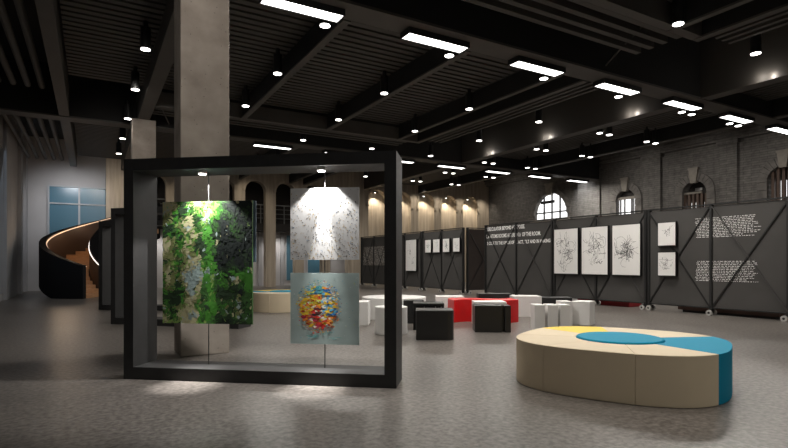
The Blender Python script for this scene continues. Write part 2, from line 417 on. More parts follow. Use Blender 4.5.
ORD = ['nearest', 'second', 'third', 'fourth', 'fifth', 'sixth', 'seventh', 'eighth', 'ninth']
E_STRIP, E_SPOT = 44, 52
strip_x = [2.41 + 2.69 * i for i in range(8)]
for row, (y, zt, rowname, use) in enumerate(((8.21, 5.56, 'near ceiling row', (0, 1, 2, 3, 4, 5, 6)),
                                             (18.72, 5.56, 'far ceiling row', (1, 2, 3, 4, 5, 6, 7)))):
    for n, i in enumerate(use):
        x = strip_x[i]
        r = empty('ceiling_strip_light', (x + .67, y + .17, zt - .015), 0, 'rectangular strip light, %s from left in the %s' % (('leftmost' if n == 0 else ORD[n]), rowname), 'ceiling light', 'strip lights along the cross beams')
        h_ = MB(); h_.box(-.70, .70, -.165, .165, .04, .104, M['housing']); h_.box(-.70, .70, -.165, -.145, -.01, .04, M['housing']); h_.box(-.70, .70, .145, .165, -.01, .04, M['housing'])
        h_.box(-.70, -.68, -.145, .145, -.01, .04, M['housing']); h_.box(.68, .70, -.145, .145, -.01, .04, M['housing'])
        h_.build('housing', r); bx(-.675, .675, -.14, .14, 0, .035, M['lit']).build('diffuser', r)
        light('strip_lamp', 'AREA', (x + .67, y + .17, zt - .08), E_STRIP, size=1.3, sy=.26)
for i in (0, 3, 6): light('strip_lamp', 'AREA', (strip_x[i] + .67, -1.5, zt - .08), E_STRIP, size=1.3, sy=.26)

PX_ = 13.35
SPOT_ROWS = [(.96, (11.7, 14.55, 17.6, 20.5, 23.4), 'left of the concrete columns'),
             (3.69, (8.9, 11.7, 14.55), 'right of the big column'),
             (6.47, (8.9, 11.7, 14.55, 17.6, 20.5, 23.4), 'at the second slim beam'),
             (9.19, (5.65, 8.9, 11.7, 14.55, 17.6, 20.5), 'at the third slim beam'),
             (11.87, (5.65, 8.9, 11.7, 14.55, 17.6, 20.5, 23.4), 'in the dark open bay'),
             (14.65, (8.9, 11.7, 14.55, 17.6, 20.5, 23.4), 'of left twins above the panels'),
             (15.13, (8.9, 11.7, 14.55, 17.6, 20.5, 23.4), 'of right twins above the panels'),
             (17.15, (8.9, 11.7, 14.55, 17.6, 20.5, 23.4), 'of left twins by the stone wall'),
             (17.65, (8.9, 11.7, 14.55, 17.6, 20.5, 23.4), 'of right twins by the stone wall')]
def spot_mesh():
    a = MB(); a.tube((0, 0, .0), (0, 0, .42), .10, M['housing'], 16); b = MB(); b.tube((0, 0, -.012), (0, 0, -.001), .092, M['spotlit'], 16)
    return a, b
sa, sb = spot_mesh()
proto = None
for (x, ys, where) in SPOT_ROWS:
    for n, y in enumerate(ys):
        r = empty('ceiling_spotlight', (x, y, 5.62), 0, 'black ceiling spotlight, %s from camera in the row %s' % (ORD[n], where), 'spotlight', 'cylinder spotlights under the ceiling')
        if proto is None:
            proto = (sa.build('housing', r, smooth=True), sb.build('lens', r), )
        else:
            for p in proto:
                c = p.copy(); COL.objects.link(c); c.parent = r
        top = 6.18 if x < 10 else 7.2 if x < 14 else 6.15 if x < 17.5 else 6.5
        st = MB(); st.tube((0, 0, .42), (0, 0, top - 5.62), .05 if x < 10 else .035, M['housing'], 8); st.build('stem', r)
        e = E_SPOT * (1.0 if x < 14 else .5)
        e *= 1 if y < 13 else .62 if y < 16 else .4
        if x not in (15.13, 17.65):
            light('spot_lamp', 'SPOT', (x, y, 5.59), e * (1.5 if x == 11.87 else 1), size=.07, spot=78, blend=.9, tgt=(x, y, 0), col=(1, .93, .84))
for (x, y) in ((3.75, 5.75), (6.56, 5.75), (6.56, 2.8), (9.33, 2.8), (12.02, 2.8), (6.0, 4.4), (4.6, 3.2)):
    light('spot_lamp', 'SPOT', (x, y, 5.59), E_SPOT * (3.0 if x in (6.0, 4.6) else .8), size=.07, spot=78, blend=.9, tgt=(x, y, 0), col=(1, .93, .84))
for p, e, q in (((.7, 4.4, 5.55), 115, (1.4, 7.76, 4.3)), ((.9, 13.9, 5.55), 75, (1.4, 17.6, 4.2)), ((.3, 24.6, 5.5), 60, (.9, YA, 4.3))):
    light('column_fill', 'SPOT', p, e, size=.15, spot=75, blend=1, tgt=q, col=(1, .94, .87))  # unseen fill spots added to brighten the columns and the arcade end
for y, e in ((4.75, 60), (6.5, 130), (8.2, 80), (10.0, 90), (11.6, 90), (13.4, 105), (15.1, 95), (17.9, 15), (19.6, 22), (21.3, 22), (25.4, 30)):
    light('panel_fill', 'SPOT', (11.6, y, 5.55), e, size=.06, spot=40, blend=1, tgt=(PX_, y, 1.55), col=(1, .94, .87))  # extra unseen spots added to lay light pools on the panel bays
# small uplights washing the side of the beam above the panels
for y in (6.3, 9.9, 13.3, 16.4):
    light('beam_uplight', 'POINT', (13.97, y, 5.745), 1.5, size=.02, col=(1, .93, .85)); light('beam_uplight', 'POINT', (13.90, y + .25, 5.78), 1.5, size=.05, col=(1, .93, .85))
# niche lamps
for (c, hw, zs, _) in niches:
    r = empty('niche_downlight', (c, YA + .30, zs + hw - .16), 0, 'small warm downlight in the timber niche head, %s from the stone wall' % ORD[[n_[0] for n_ in niches][::-1].index(c)], 'spotlight', 'niche downlights')
    b = MB(); b.tube((0, 0, .03), (0, 0, .14), .06, M['housing'], 12); b.build('housing', r); b = MB(); b.tube((0, 0, .02), (0, 0, .029), .05, M['spotlit'], 12); b.build('lens', r)
    light('niche_lamp', 'SPOT', (c, YA + .28, zs + hw - .17), 75, size=.03, spot=95, blend=.8, tgt=(c, YA + .36, 0), col=(1, .89, .72))
    light('pier_fill', 'SPOT', (c + .88, YA - .9, 6.0), 50, size=.1, spot=90, blend=1, tgt=(c + .88, YA + .05, 3.6), col=(1, .91, .78))  # no fitting here: unseen fill spot that brightens the timber pier

# ------------------------------------------------------------------ concrete columns
for (y, zt, lab) in ((7.76, ZB, 'big bare concrete column behind the front portal frame'), (17.6, ZB, 'concrete column further back, partly behind the front portal frame')):
    r = MB(); r.box(-.33, .33, -.325, .325, 0, zt + .01, M['concrete'])
    tag(r.build('concrete_column', loc=(1.405, y + .325, 0), bevel=.012), lab, 'column')

# ------------------------------------------------------------------ portal frames
FA = math.atan2(-.6214, .7832)
def fl(loc, a, d, z):                                             # frame-local to world
    c_, s_ = math.cos(FA), math.sin(FA)
    return (loc[0] + a * c_ - d * s_, loc[1] + a * s_ + d * c_, loc[2] + z)
def portal(loc, lab, fa=None):
    r = empty('portal_frame', loc, FA if fa is None else fa, lab, 'display frame', 'charcoal portal frames')
    W, H, D = 3.09, 2.465, .45
    for nm, b in (('post', (0, .117, 0, D, 0, H)), ('post', (W - .125, W, 0, D, 0, H)), ('top_bar', (.117, W - .125, 0, D, 2.335, H)), ('bottom_bar', (.117, W - .125, 0, D, 0, .137))):
        bx(*b, M['frame']).build(nm, r)
    return r
F1 = (.32, 6.62, 0); F2 = (.37, 12.7, 0); F3 = (.19, 16.75, 0)
portal(F1, 'large charcoal portal frame at the front with two hanging sections of paintings')
portal(F2, 'charcoal portal frame second from the front, behind the left post of the front one', math.radians(-46))
portal(F3, 'charcoal portal frame furthest back, next to the curved stair')

AG, AS = .874, 2.25                                               # hanging positions along the frame
for a, lab in ((AG, 'small white round lamp under the frame top above the green painting'), (AS, 'small white round lamp under the frame top above the speckled painting')):
    r = empty('frame_downlight', fl(F1, a, .13, 2.335), FA, lab, 'spotlight', 'portal frame downlights')
    b = MB(); b.tube((0, 0, -.035), (0, 0, 0), .048, M['wstool'], 18); b.build('housing', r, smooth=True); b = MB(); b.tube((0, 0, -.045), (0, 0, -.036), .04, M['spotlit'], 16); b.build('lens', r)
    light('frame_lamp', 'SPOT', fl(F1, a, .165, 2.285), 40 if a == AS else 72, size=.012, spot=98, blend=.3, tgt=fl(F1, a, .165, 0), col=(1, .97, .93))
    light('frame_lamp', 'SPOT', fl(F1, a, .12, 2.285), 300, size=.012, spot=22, blend=1, tgt=fl(F1, a, -.22, 0), col=(1, .97, .93))
    light('frame_lamp', 'SPOT', fl(F1, a, .10, 2.285), 150, size=.012, spot=18, blend=1, tgt=fl(F1, a, .06, 0), col=(1, .97, .93))
    light('frame_lamp', 'SPOT', fl(F1, a, .15, 2.285), 130 if a == AS else 45, size=.012, spot=26, blend=1, tgt=fl(F1, a, .25, 0), col=(1, .97, .93))
for a, lab in ((AG, 'thin steel cable behind the green painting from frame top to bottom'), (AS, 'thin steel cable behind the speckled and colourful paintings')):
    b = MB(); b.tube((0, 0, .137), (0, 0, 2.335), .006, M['cable'], 8)
    tag(b.build('hanging_cable', loc=fl(F1, a, .272, 0), rz=FA), lab, 'cable', 'painting cables')

# ---- paintings, built as layered palette-knife strokes on canvas
def canvas(a0, a1, z0, z1, base, lab, strokes, nm='painting', d=.24, loc=F1):
    w_, h_ = a1 - a0, z1 - z0
    r = empty(nm, fl(loc, (a0 + a1) / 2, d, z0), FA, lab, 'painting')
    b = MB(); b.box(-w_ / 2, w_ / 2, 0, .024, 0, h_, base)
    if strokes: strokes(b, w_, h_)
    b.build('canvas', r)
    return r
def stroke(s, x, z, L, W, ang, m, lift, w_, h_):
    n = 7; pts = []
    for i in range(n):
        t = i / n * 2 * PI
        px, pz = math.cos(t) * L / 2 * random.uniform(.7, 1.1), math.sin(t) * W / 2 * random.uniform(.6, 1.2)
        X = x + px * math.cos(ang) - pz * math.sin(ang); Z = z + px * math.sin(ang) + pz * math.cos(ang)
        pts.append((min(max(X, -w_ / 2), w_ / 2), -lift - random.uniform(0, .0012), min(max(Z, .0), h_)))
    s.add(pts, [tuple(range(n))], m)
G = dict(dk=flat('bottle_green', (.016, .042, .014), .7), nv=flat('night_green', (.006, .014, .012), .8), md=flat('leaf_green', (.04, .125, .025)), br=flat('bright_green', (.06, .25, .025)),
         lm=flat('lime', (.25, .42, .10)), ol=flat('olive', (.20, .22, .085)), cr=flat('cream', (.50, .48, .28)), pb=flat('pale_blue_white', (.36, .47, .46)), bl=flat('slate_blue', (.10, .17, .22)))
def green_strokes(s, w_, h_):
    N = 3400
    for k in range(N):
        x, y = random.random(), random.random()
        n1 = noise.noise((x * 3.0, y * 4.0, 1.3)); n2 = noise.noise((x * 8, y * 9, 5.1)); n3 = noise.noise((x * 5, y * 6, 9.7))
        f = n1 * .8 + .55 * n2 + random.gauss(0, .09)
        band = x - (.53 + .06 * math.sin(y * 5.0) + .04 * n2)
        if x > .64 + .08 * n3 and y > .40 + .14 * n2 - .1 * (x - .8): m = 'nv' if f < .0 else 'dk' if f < .2 else 'md' if f < .36 else 'br' if f < .48 else 'ol'
        elif abs(band) < .055 and n3 > -.2: m = 'pb' if f > .12 else 'lm' if f > -.02 else 'br'
        elif -.14 < band < .13: m = 'lm' if f > .32 else 'br' if f > .0 else 'md' if f > -.22 else 'dk'
        elif .56 < x < .86 and .05 < y < .38: m = 'cr' if f > .05 else 'pb' if f > -.03 else 'ol' if f > -.14 else 'md' if f > -.3 else 'dk'
        elif x < .45: m = 'pb' if f > .34 else 'cr' if f > .06 else 'lm' if f > .0 else 'ol' if f > -.15 else 'md' if f > -.22 else 'br' if f > -.32 else 'dk'
        else: m = 'br' if f > .2 else 'md' if f > -.05 else 'dk' if f > -.3 else 'nv'
        if y > .9 and .36 < x < .62: m = random.choice(['lm', 'cr', 'lm', 'br'])
        if random.random() < .035: m = random.choice(['cr', 'lm', 'dk', 'pb'])
        ang = (.55 if x < .45 else 1.2) + n1 * 1.8 + random.choice([0, 0, 1.2]) + random.gauss(0, .4)
        t = k / N
        if t < .4: L, W = random.uniform(.08, .18), random.uniform(.035, .08)
        elif t < .7: L, W = random.uniform(.04, .10), random.uniform(.015, .04)
        else: L, W = random.uniform(.015, .06), random.uniform(.004, .014)
        stroke(s, (x - .5) * w_, y * h_, L, W, ang, G[m], .001 + t * .004 + random.random() * .001, w_, h_)
canvas(.325, 1.415, .606, 2.005, G['md'], 'green palette-knife abstract painting hanging in the front portal frame', green_strokes)
P = [flat(n, c) for n, c in dict(yellow=(.75, .5, .03), orange=(.72, .22, .03), red=(.55, .03, .02), crimson=(.33, .02, .05), blue=(.03, .16, .42), sky=(.12, .42, .6), teal=(.1, .38, .38), cream=(.72, .66, .5), brown=(.09, .03, .03), white=(.7, .72, .7), lime=(.5, .55, .1)).items()]
def burst_strokes(s, w_, h_):
    for k in range(760):
        rr = random.random() ** .6 * .40; t = random.uniform(0, 2 * PI)
        x = .42 + rr * math.cos(t) * .85; y = .52 + rr * math.sin(t) * .95
        dx, dy = x - .42, y - .52
        if dy < -.12: m = random.choices([2, 1, 0, 3, 7, 9], [4, 3, 1.5, 1.2, 1, .6])[0]
        elif abs(dx) < .08 and -.12 < dy < .0: m = random.choices([8, 2, 4, 7], [4, 1, 1, 1])[0]
        elif dx > .05: m = random.choices([4, 5, 0, 7, 9, 1, 3], [2.2, 2, 2.4, 1.4, 1, .8, .5])[0]
        elif dy > .17: m = random.choices([6, 5, 0, 10, 4], [2.5, 2, 2, 1, .8])[0]
        else: m = random.choices([0, 1, 7, 2, 10, 3], [4, 1.8, 1.6, .8, 1.2, .4])[0]
        if rr > .31: L, W = random.uniform(.008, .03), random.uniform(.006, .012)
        else: L, W = random.uniform(.035, .085), random.uniform(.018, .036)
        stroke(s, (x - .5) * w_, y * h_, L, W, random.uniform(-.5, .5), P[m], .001 + k * 5e-6, w_, h_)
    for k in range(90):
        m = random.choice([5, 6, 10, 9]); stroke(s, random.uniform(-.48, .48) * w_, random.uniform(.04, .95) * h_, random.uniform(.006, .02), random.uniform(.003, .008), random.uniform(-.5, .5), P[m], .001, w_, h_)
    for k in range(14): stroke(s, random.uniform(-.32, .2) * w_, random.uniform(.07, .2) * h_, random.uniform(.04, .12), .008, random.uniform(-.1, .1), P[6], .001, w_, h_)
canvas(1.863, 2.642, .403, 1.19, mat('pale_teal_ground', (.40, .50, .49), .35, var=.12, vscale=3), 'pale teal painting with a round burst of bright strokes, lower right in the front frame', burst_strokes)
SP = [flat(n, c) for n, c in dict(ochre_speck=(.42, .30, .1), grey_speck=(.16, .16, .17), dark_speck=(.05, .05, .06), peach_speck=(.5, .36, .27), blue_speck=(.2, .27, .36)).items()]
def speck(s, w_, h_):
    for k in range(700):
        y = random.random() ** 1.15
        if random.random() < y * .55: continue
        m = random.choices(range(5), [2.6, 3, 1.6, 1.6, 1])[0]
        stroke(s, random.uniform(-.49, .49) * w_, y * h_ * .96 + .01, random.uniform(.008, .026), random.uniform(.005, .013), random.uniform(0, 3), SP[m], .001, w_, h_)
canvas(1.863, 2.642, 1.336, 2.13, mat('chalk_grey_ground', (.60, .60, .60), .6, var=.08, vscale=6), 'pale grey speckled painting lit by a lamp, upper right in the front frame', speck)
canvas(.50, 1.425, 1.31, 2.01, M['bluecanvas'], 'slate-blue canvas showing as a sliver behind the green painting', None, d=.31)

# ------------------------------------------------------------------ display panels on casters
PX = 13.35
RZ = -PI / 2
def panel(loc, rz, L, nb, lab, boardm='board', group='wheeled display panels'):
    r = empty('display_panel', loc, rz, lab, 'display panel', group)
    H, zb = 2.74, .2
    for i in range(nb):
        x0, x1 = L * i / nb, L * (i + 1) / nb
        bx(x0 + .03, x1 - .03, 0, .045, zb, H - .03, M[boardm]).build('board', r)
        for (za, zc, mm) in ((zb + .02, H - .04, 'post'), (H - .04, zb + .02, 'brace2' if i == nb - 1 else 'post')):
            b = MB(); yy = -.021 if za < zc else -.036
            b.bar((x0 + .03, yy, za), (x1 - .03, yy, zc), .030, .014, (0, 1, 0), M[mm]); b.build('brace', r)
    for i in range(nb + 1):
        x = L * i / nb; hw = .03
        x = min(max(x, hw), L - hw)
        po = bx(x - hw, x + hw, -.04, .06, .13, H, M['post']).build('post', r)
        x = min(max(x, .075), L - .075)
        c = MB(); c.tube((x, -.12, .07), (x, -.075, .07), .07, M['caster'], 18); c.tube((x, -.125, .07), (x, -.07, .07), .028, M['post'], 10)
        c.box(x - .02, x + .02, -.075, .02, .06, .15, M['post']); c.build('caster', po)
        c = MB(); c.tube((x, .09, .07), (x, .135, .07), .07, M['caster'], 18); c.box(x - .02, x + .02, .0, .09, .06, .15, M['post']); c.build('caster', po)
    t = MB(); t.box(0, L, -.041, .061, H, H + .03, M['post']); t.build('top_rail', r)
    t = MB(); t.box(.06, L - .06, -.039, .059, zb - .03, zb, M['post']); t.build('bottom_rail', r)
    return r
pf = panel((PX, 9.06, 0), RZ, 3.4, 2, 'dark grey wheeled display panel with two small drawings and two text blocks, at far right')
panel((PX, 5.6, 0), RZ, 3.4, 2, 'dark grey wheeled display panel cut by the right edge of the photo')
pe = panel((PX, 12.47, 0), RZ, 3.36, 2, 'dark grey wheeled display panel holding three large framed drawings')
pd = panel((PX, 15.99, 0), RZ, 3.46, 2, 'dark grey wheeled display panel with three lines of white capital lettering')
panel((PX + .14, 17.32, 0), 0, 1.75, 1, 'brown-black wheeled panel standing crosswise between the drawings and the lettering', 'boardr')
pc = panel((PX, 20.47, 0), RZ, 3.1, 2, 'dark wheeled display panel holding a row of four small drawings')
pb_ = panel((PX, 23.62, 0), RZ, 3.06, 2, 'dark wheeled display panel with one tall narrow print')
pa = panel((PX, 26.85, 0), RZ, 3.1, 2, 'dark wheeled display panel with a grey mosaic print, furthest from the camera')

def ink_lines(s, w_, h_, seed, n, spread):
    rnd = random.Random(seed)
    def line(x, z, a, steps, L, cur, wd, m):
        for j in range(steps):
            x2, z2 = x + math.cos(a) * L, z + math.sin(a) * L
            if not (-w_ * .43 < x2 < w_ * .43 and h_ * .06 < z2 < h_ * .93): return
            nx, nz = -math.sin(a) * wd / 2, math.cos(a) * wd / 2
            s.add([(x - nx, -.0015, z - nz), (x2 - nx, -.0015, z2 - nz), (x2 + nx, -.0015, z2 + nz), (x + nx, -.0015, z + nz)], [(0, 1, 2, 3)], m)
            x, z = x2, z2; a += cur + rnd.gauss(0, .15)
    k_ = h_ / 1.45
    cl = [(spread[2] * w_ + rnd.gauss(0, spread[0]) * w_, h_ * (.5 + spread[3]) + rnd.gauss(0, spread[1]) * h_) for _ in range(max(4, n // 5))]
    for (cx, cz) in cl:                                          # a long contour and a few short hatches round each knot
        line(cx, cz, rnd.choice([.1, 1.4, 1.7, 2.9]) + rnd.gauss(0, .2), rnd.randint(6, 14), .04 * k_, rnd.uniform(-.2, .2), .006 * k_ ** .5, M['ink'])
        a = rnd.choice([0, 1.55, 1.6, .5])
        for q in range(rnd.randint(3, 8)):
            line(cx + rnd.gauss(0, .05) * k_, cz + rnd.gauss(0, .06) * k_, a + rnd.gauss(0, .12), rnd.randint(1, 4), .028 * k_, rnd.uniform(-.5, .5), rnd.choice([.005, .006, .016]) * k_ ** .5, M['ink'] if rnd.random() < .6 else M['ink2'])
def picture(y0, y1, z0, z1, lab, seed, n, spread, group, nm='framed_drawing', thick=.07):
    w_, h_ = y0 - y1, z1 - z0                                    # y0 is the far (left) edge
    r = empty(nm, (PX - .045 - thick, (y0 + y1) / 2, z0), RZ, lab, 'picture', group)
    b = MB(); e = .018
    b.box(-w_ / 2, w_ / 2, .012, thick, 0, h_, M['pframe'])
    for q in ((-w_ / 2, -w_ / 2 + e, 0, h_), (w_ / 2 - e, w_ / 2, 0, h_), (-w_ / 2 + e, w_ / 2 - e, 0, e), (-w_ / 2 + e, w_ / 2 - e, h_ - e, h_)):
        b.box(q[0], q[1], 0, .012, q[2], q[3], M['pframe'])
    b.build('picture_frame', r)
    s = MB(); ink_lines(s, w_, h_, seed, n, spread)
    s.v = [(x, y + .005, z) for x, y, z in s.v]
    s.box(-w_ / 2 + e, w_ / 2 - e, .004, .0115, e, h_ - e, M['paper']); s.build('drawing', r)
GL, GS, GC = 'large framed drawings', 'pair of small framed drawings', 'row of four small drawings'
picture(12.38, 11.38, .94, 2.41, 'large framed ink drawing, left of the three, with a tall leaning figure', 3, 105, (.15, .19, .0, .0), GL)
picture(11.26, 10.28, .94, 2.41, 'large framed ink drawing, middle of the three, over the panel joint', 11, 120, (.17, .20, .03, .02), GL)
picture(10.15, 9.22, .94, 2.41, 'large framed ink drawing, right of the three, with a dark scribbled band', 23, 150, (.22, .10, .0, -.02), GL)
picture(8.72, 8.2, 1.75, 2.39, 'small framed ink sketch, upper of the two beside the text', 31, 34, (.10, .14, .04, -.05), GS)
picture(8.72, 8.2, .95, 1.6, 'small framed ink sketch, lower of the two beside the text', 37, 60, (.11, .15, -.05, .0), GS)
for i, (a, b, lab) in enumerate(((20.1, 19.6, 'first from left of the four small framed drawings in a row'), (19.46, 18.92, 'second from left of the four small framed drawings in a row'), (18.70, 18.2, 'third from left of the four small drawings, with the darkest blot'), (17.96, 17.48, 'rightmost of the four small framed drawings in a row'))):
    picture(a, b, 1.76, 2.36, lab, 50 + i, (26, 22, 70, 20)[i], (.10, .15, 0, 0), GC)
picture(21.8, 20.83, .91, 2.42, 'tall white framed print with faint marks, alone on its panel', 61, 26, (.14, .3, .05, 0), None)

# grey mosaic print flat on the furthest panel
s = MB(); rnd = random.Random(5)
s.box(-1.36, 1.36, 0, .008, 0, 1.03, flat('mosaic_ground', (.16, .145, .13)))
mg = [flat('mosaic_%d' % i, c) for i, c in enumerate(((.42, .39, .35), (.28, .26, .24), (.05, .045, .04), (.55, .52, .48)))]
for k in range(900):
    x, z = rnd.uniform(-1.33, 1.33), rnd.uniform(.03, 1.0); a = rnd.uniform(.02, .07); b = rnd.uniform(.015, .045)
    s.add([(x - a / 2, -.0006 - k * 1e-6, z - b / 2), (x + a / 2, -.0006 - k * 1e-6, z - b / 2), (x + a / 2, -.0006 - k * 1e-6, z + b / 2), (x - a / 2, -.0006 - k * 1e-6, z + b / 2)], [(0, 1, 2, 3)], mg[rnd.randrange(4)])
MO = s.build('printed_mosaic', pa); MO.location = (1.65, -.0085, 1.17); MO['label'] = 'grey mosaic print'

# lettering on the panels (part of the panel it is printed on)
def lettering(text, parent, x0, x1, z, hgt, name='lettering'):
    cu = bpy.data.curves.new('txt', 'FONT'); cu.body = text; cu.offset = .03; cu.resolution_u = 2
    o = bpy.data.objects.new('txt', cu); COL.objects.link(o)
    bpy.context.view_layer.update()
    me = bpy.data.meshes.new_from_object(o.evaluated_get(bpy.context.evaluated_depsgraph_get()))
    xs = [v.co.x for v in me.vertices]; ys = [v.co.y for v in me.vertices]
    sx = (x1 - x0) / (max(xs) - min(xs)); sy = hgt / (max(ys) - min(ys)); mx, my = min(xs), min(ys)
    for v in me.vertices: v.co = (x0 + (v.co.x - mx) * sx, -.003, z + (v.co.y - my) * sy)
    me.materials.clear(); me.materials.append(M['letter'])
    for p in me.polygons: p.material_index = 0
    bpy.data.objects.remove(o)
    n = bpy.data.objects.new(name, me); COL.objects.link(n); n.parent = parent
lettering('I. DELCULATOR BEYOND HE PIPOSSE.', pd, .05, 2.16, 2.53, .15)
lettering('K. A ATOMS ROOMS ALTERED UP OF THE ROOM.', pd, .03, 2.92, 2.25, .15)
lettering('S COLE TO THE UPSIDE OF IT. ACT, TILT AND IN MAKING', pd, .12, 3.36, 1.97, .15)
def paragraph(parent, x0, x1, z0, z1, rows, seed):
    rnd = random.Random(seed); s = MB(); dz = (z1 - z0) / rows
    for i in range(rows):
        z = z1 - dz * (i + .5); x = x0 + rnd.uniform(0, .06); e = x1 - rnd.uniform(0, .14)
        if i in (rows - 2,): e -= .2
        while x < e:
            L = rnd.uniform(.02, .10); n = max(1, int(L / .02))
            for j in range(n):
                hh = rnd.choice([.010, .013, .016]); s.add([(x, -.003, z - hh / 2), (x + .016, -.003, z - hh / 2), (x + .016, -.003, z + hh / 2), (x, -.003, z + hh / 2)], [(0, 1, 2, 3)], M['letter']); x += .019
            x += rnd.uniform(.012, .03)
    s.build('text_block', parent)['kind'] = 'stuff'
paragraph(pf, 9.06 - 7.76, 9.06 - 6.28, 1.93, 2.44, 13, 1)
paragraph(pf, 9.06 - 7.76, 9.06 - 6.28, .84, 1.36, 13, 2)

# things behind the panels, seen in the gap under them
tag(bx(-.3, .3, -.95, .95, 0, .34, M['redd']).build('low_bench', loc=(13.98, 10.85, 0), bevel=.02), 'low dark red bench on the floor behind the panel with three large drawings', 'bench')
b = empty('timber_plinth', (14.0, 7.2, 0), 0, 'low brown timber plinth behind the panel with the two text blocks', 'plinth')
bx(-.35, .35, -1.2, 1.2, .06, .36, M['brown']).build('plinth_top', b); bx(-.3, .3, -1.1, 1.1, 0, .06, M['post']).build('plinth_base', b)

# ------------------------------------------------------------------ round benches with coloured wedges
def super_r(t, rx, ry, n=2.45): return (abs(math.cos(t) / rx) ** n + abs(math.sin(t) / ry) ** n) ** (-1 / n)
def round_bench(loc, rx, ry, h, ri, bounds, cols, lab, rot=0, n_=2.45):
    r = empty('round_bench', loc, rot, lab, 'bench', 'round benches with coloured segments')
    for i, m in enumerate(cols):
        a0, a1 = math.radians(bounds[i]), math.radians(bounds[i + 1])
        n = max(6, int((a1 - a0) / .06)); gp = .0007
        out = [(super_r(a, rx, ry, n_) * math.cos(a), super_r(a, rx, ry, n_) * math.sin(a)) for a in (a0 + gp + (a1 - a0 - 2 * gp) * k / n for k in range(n + 1))]
        inn = [(ri * math.cos(a), ri * math.sin(a)) for a in (a1 - gp * 2 - (a1 - a0 - 4 * gp) * k / n for k in range(n + 1))]
        b = MB(); b.prism(out + inn, 0, h, M[m]); b.build('seat_segment', r, bevel=.006, smooth=True)
    b = MB(); b.prism([((ri - .008) * math.cos(2 * PI * k / 56), (ri - .008) * math.sin(2 * PI * k / 56)) for k in range(56)], .3, h + .018, M['blue']); o = b.build('centre_cushion', r, bevel=.02, smooth=True); o['label'] = 'round blue centre cushion'
    b = MB(); b.prism([((ri - .03) * math.cos(2 * PI * k / 24), (ri - .03) * math.sin(2 * PI * k / 24)) for k in range(24)], 0, .299, M['seam']); b.build('core', r)
    return r
round_bench((5.06, 3.787, 0), 1.008, 1.054, .468, .455, (-121, -49, -15, 22, 66, 106, 150, 198, 239), ('blue', 'cream', 'cream', 'yellow', 'cream', 'cream', 'cream', 'cream'),
            'big round cream bench with yellow and blue segments in the right foreground', .458, 2.714)
round_bench((4.75, 14.35, 0), 1.0, 1.05, .5, .45, (-130, -75, -20, 30, 80, 130, 180, 230), ('cream', 'cream', 'cream', 'yellow', 'yellow', 'blue', 'cream'),
            'cream round bench with blue and yellow top, seen through the portal frame')

# ------------------------------------------------------------------ stools
def stool(name, loc, rz, lab, mb, cat='stool', group=None, bevel=.012, smooth=False):
    return tag(mb.build(name, loc=loc, rz=rz, bevel=bevel, smooth=smooth), lab, cat, group)
R30 = math.radians(-32)
def cyl(r_, h_, m, n=48):
    b = MB(); b.prism([(r_ * math.cos(2 * PI * k / n), r_ * math.sin(2 * PI * k / n)) for k in range(n)], 0, h_, m); return b
def dshape(w_, d_, h_, rad, m):                                  # box with one rounded front corner (right)
    b = MB(); pts = [(-w_ / 2, -d_ / 2)] + [(w_ / 2 - rad + rad * math.cos(a), -d_ / 2 + rad + rad * math.sin(a)) for a in (math.radians(-90 + 90 * k / 8) for k in range(9))] + [(w_ / 2, d_ / 2), (-w_ / 2, d_ / 2)]
    b.prism(pts, 0, h_, m); return b
c_, s_ = math.cos(R30), math.sin(R30)
def off(x, y, dx, dy): return (x + dx * c_ - dy * s_, y + dx * s_ + dy * c_, 0)

stool('drum_stool', (4.80, 8.42, 0), 0, 'white round drum stool half hidden by the right post of the front frame', cyl(.30, .5, M['wstool']), smooth=True)
stool('cube_stool', off(4.96, 9.65, -.2, .25), R30, 'white square stool beside the colourful painting, left of the drum stool', bx(-.2, .2, -.25, .25, 0, .5, M['wstool']))
stool('drum_bench', (6.26, 10.85, 0), 0, 'wide low white round seat behind the frame post', cyl(.76, .5, M['wstool']), cat='bench', smooth=True)
stool('cube_stool', off(5.02, 7.31, 0, .27), R30, 'black stool with a rounded corner, frontmost of the black stools', dshape(.64, .54, .5, .12, M['bstool']))
b = MB()                                                          # slotted black stool
for x in (-.30, -.08, .14): b.box(x, x + .045, -.25, .25, 0, .5, M['bstool'])
b.box(-.30, .30, -.25, .25, .46, .52, M['bstool']); b.box(.255, .30, -.25, .25, 0, .46, M['bstool']); b.box(-.30, .30, -.25, .25, .0, .37, M['bstool']); b.box(-.3, .3, .2, .25, .37, .46, M['bstool'])
stool('slotted_stool', off(5.68, 8.49, 0, .25), R30, 'black stool with open slots under its top, behind the frontmost black stool', b, bevel=.006)
stool('cube_stool', off(6.0, 9.55, 0, .14), R30, 'black stool in the shadow between the frame post and the slotted stool', bx(-.22, .22, -.14, .14, 0, .5, M['bstool']))
b = MB(); b.box(-.37, .13, -.22, .22, 0, .5, M['bstool']); b.box(.13, .185, -.14, .22, 0, .5, M['bstool']); b.box(.185, .30, -.22, .22, 0, .5, M['bstool'])
stool('grooved_stool', off(6.555, 7.575, 0, .22), R30, 'black box stool with a vertical groove before the red bench', b, bevel=.006)
b = MB(); b.box(-.33, .33, -.26, .26, .44, .5, M['wstool']); b.box(-.33, -.27, -.26, .26, 0, .44, M['wstool']); b.box(.27, .33, -.26, .26, 0, .44, M['wstool']); b.box(-.27, .27, .2, .26, 0, .44, M['wstool'])
stool('arch_stool', off(7.12, 8.36, 0, .26), R30, 'white open-fronted stool behind the grooved black stool', b, bevel=.008)
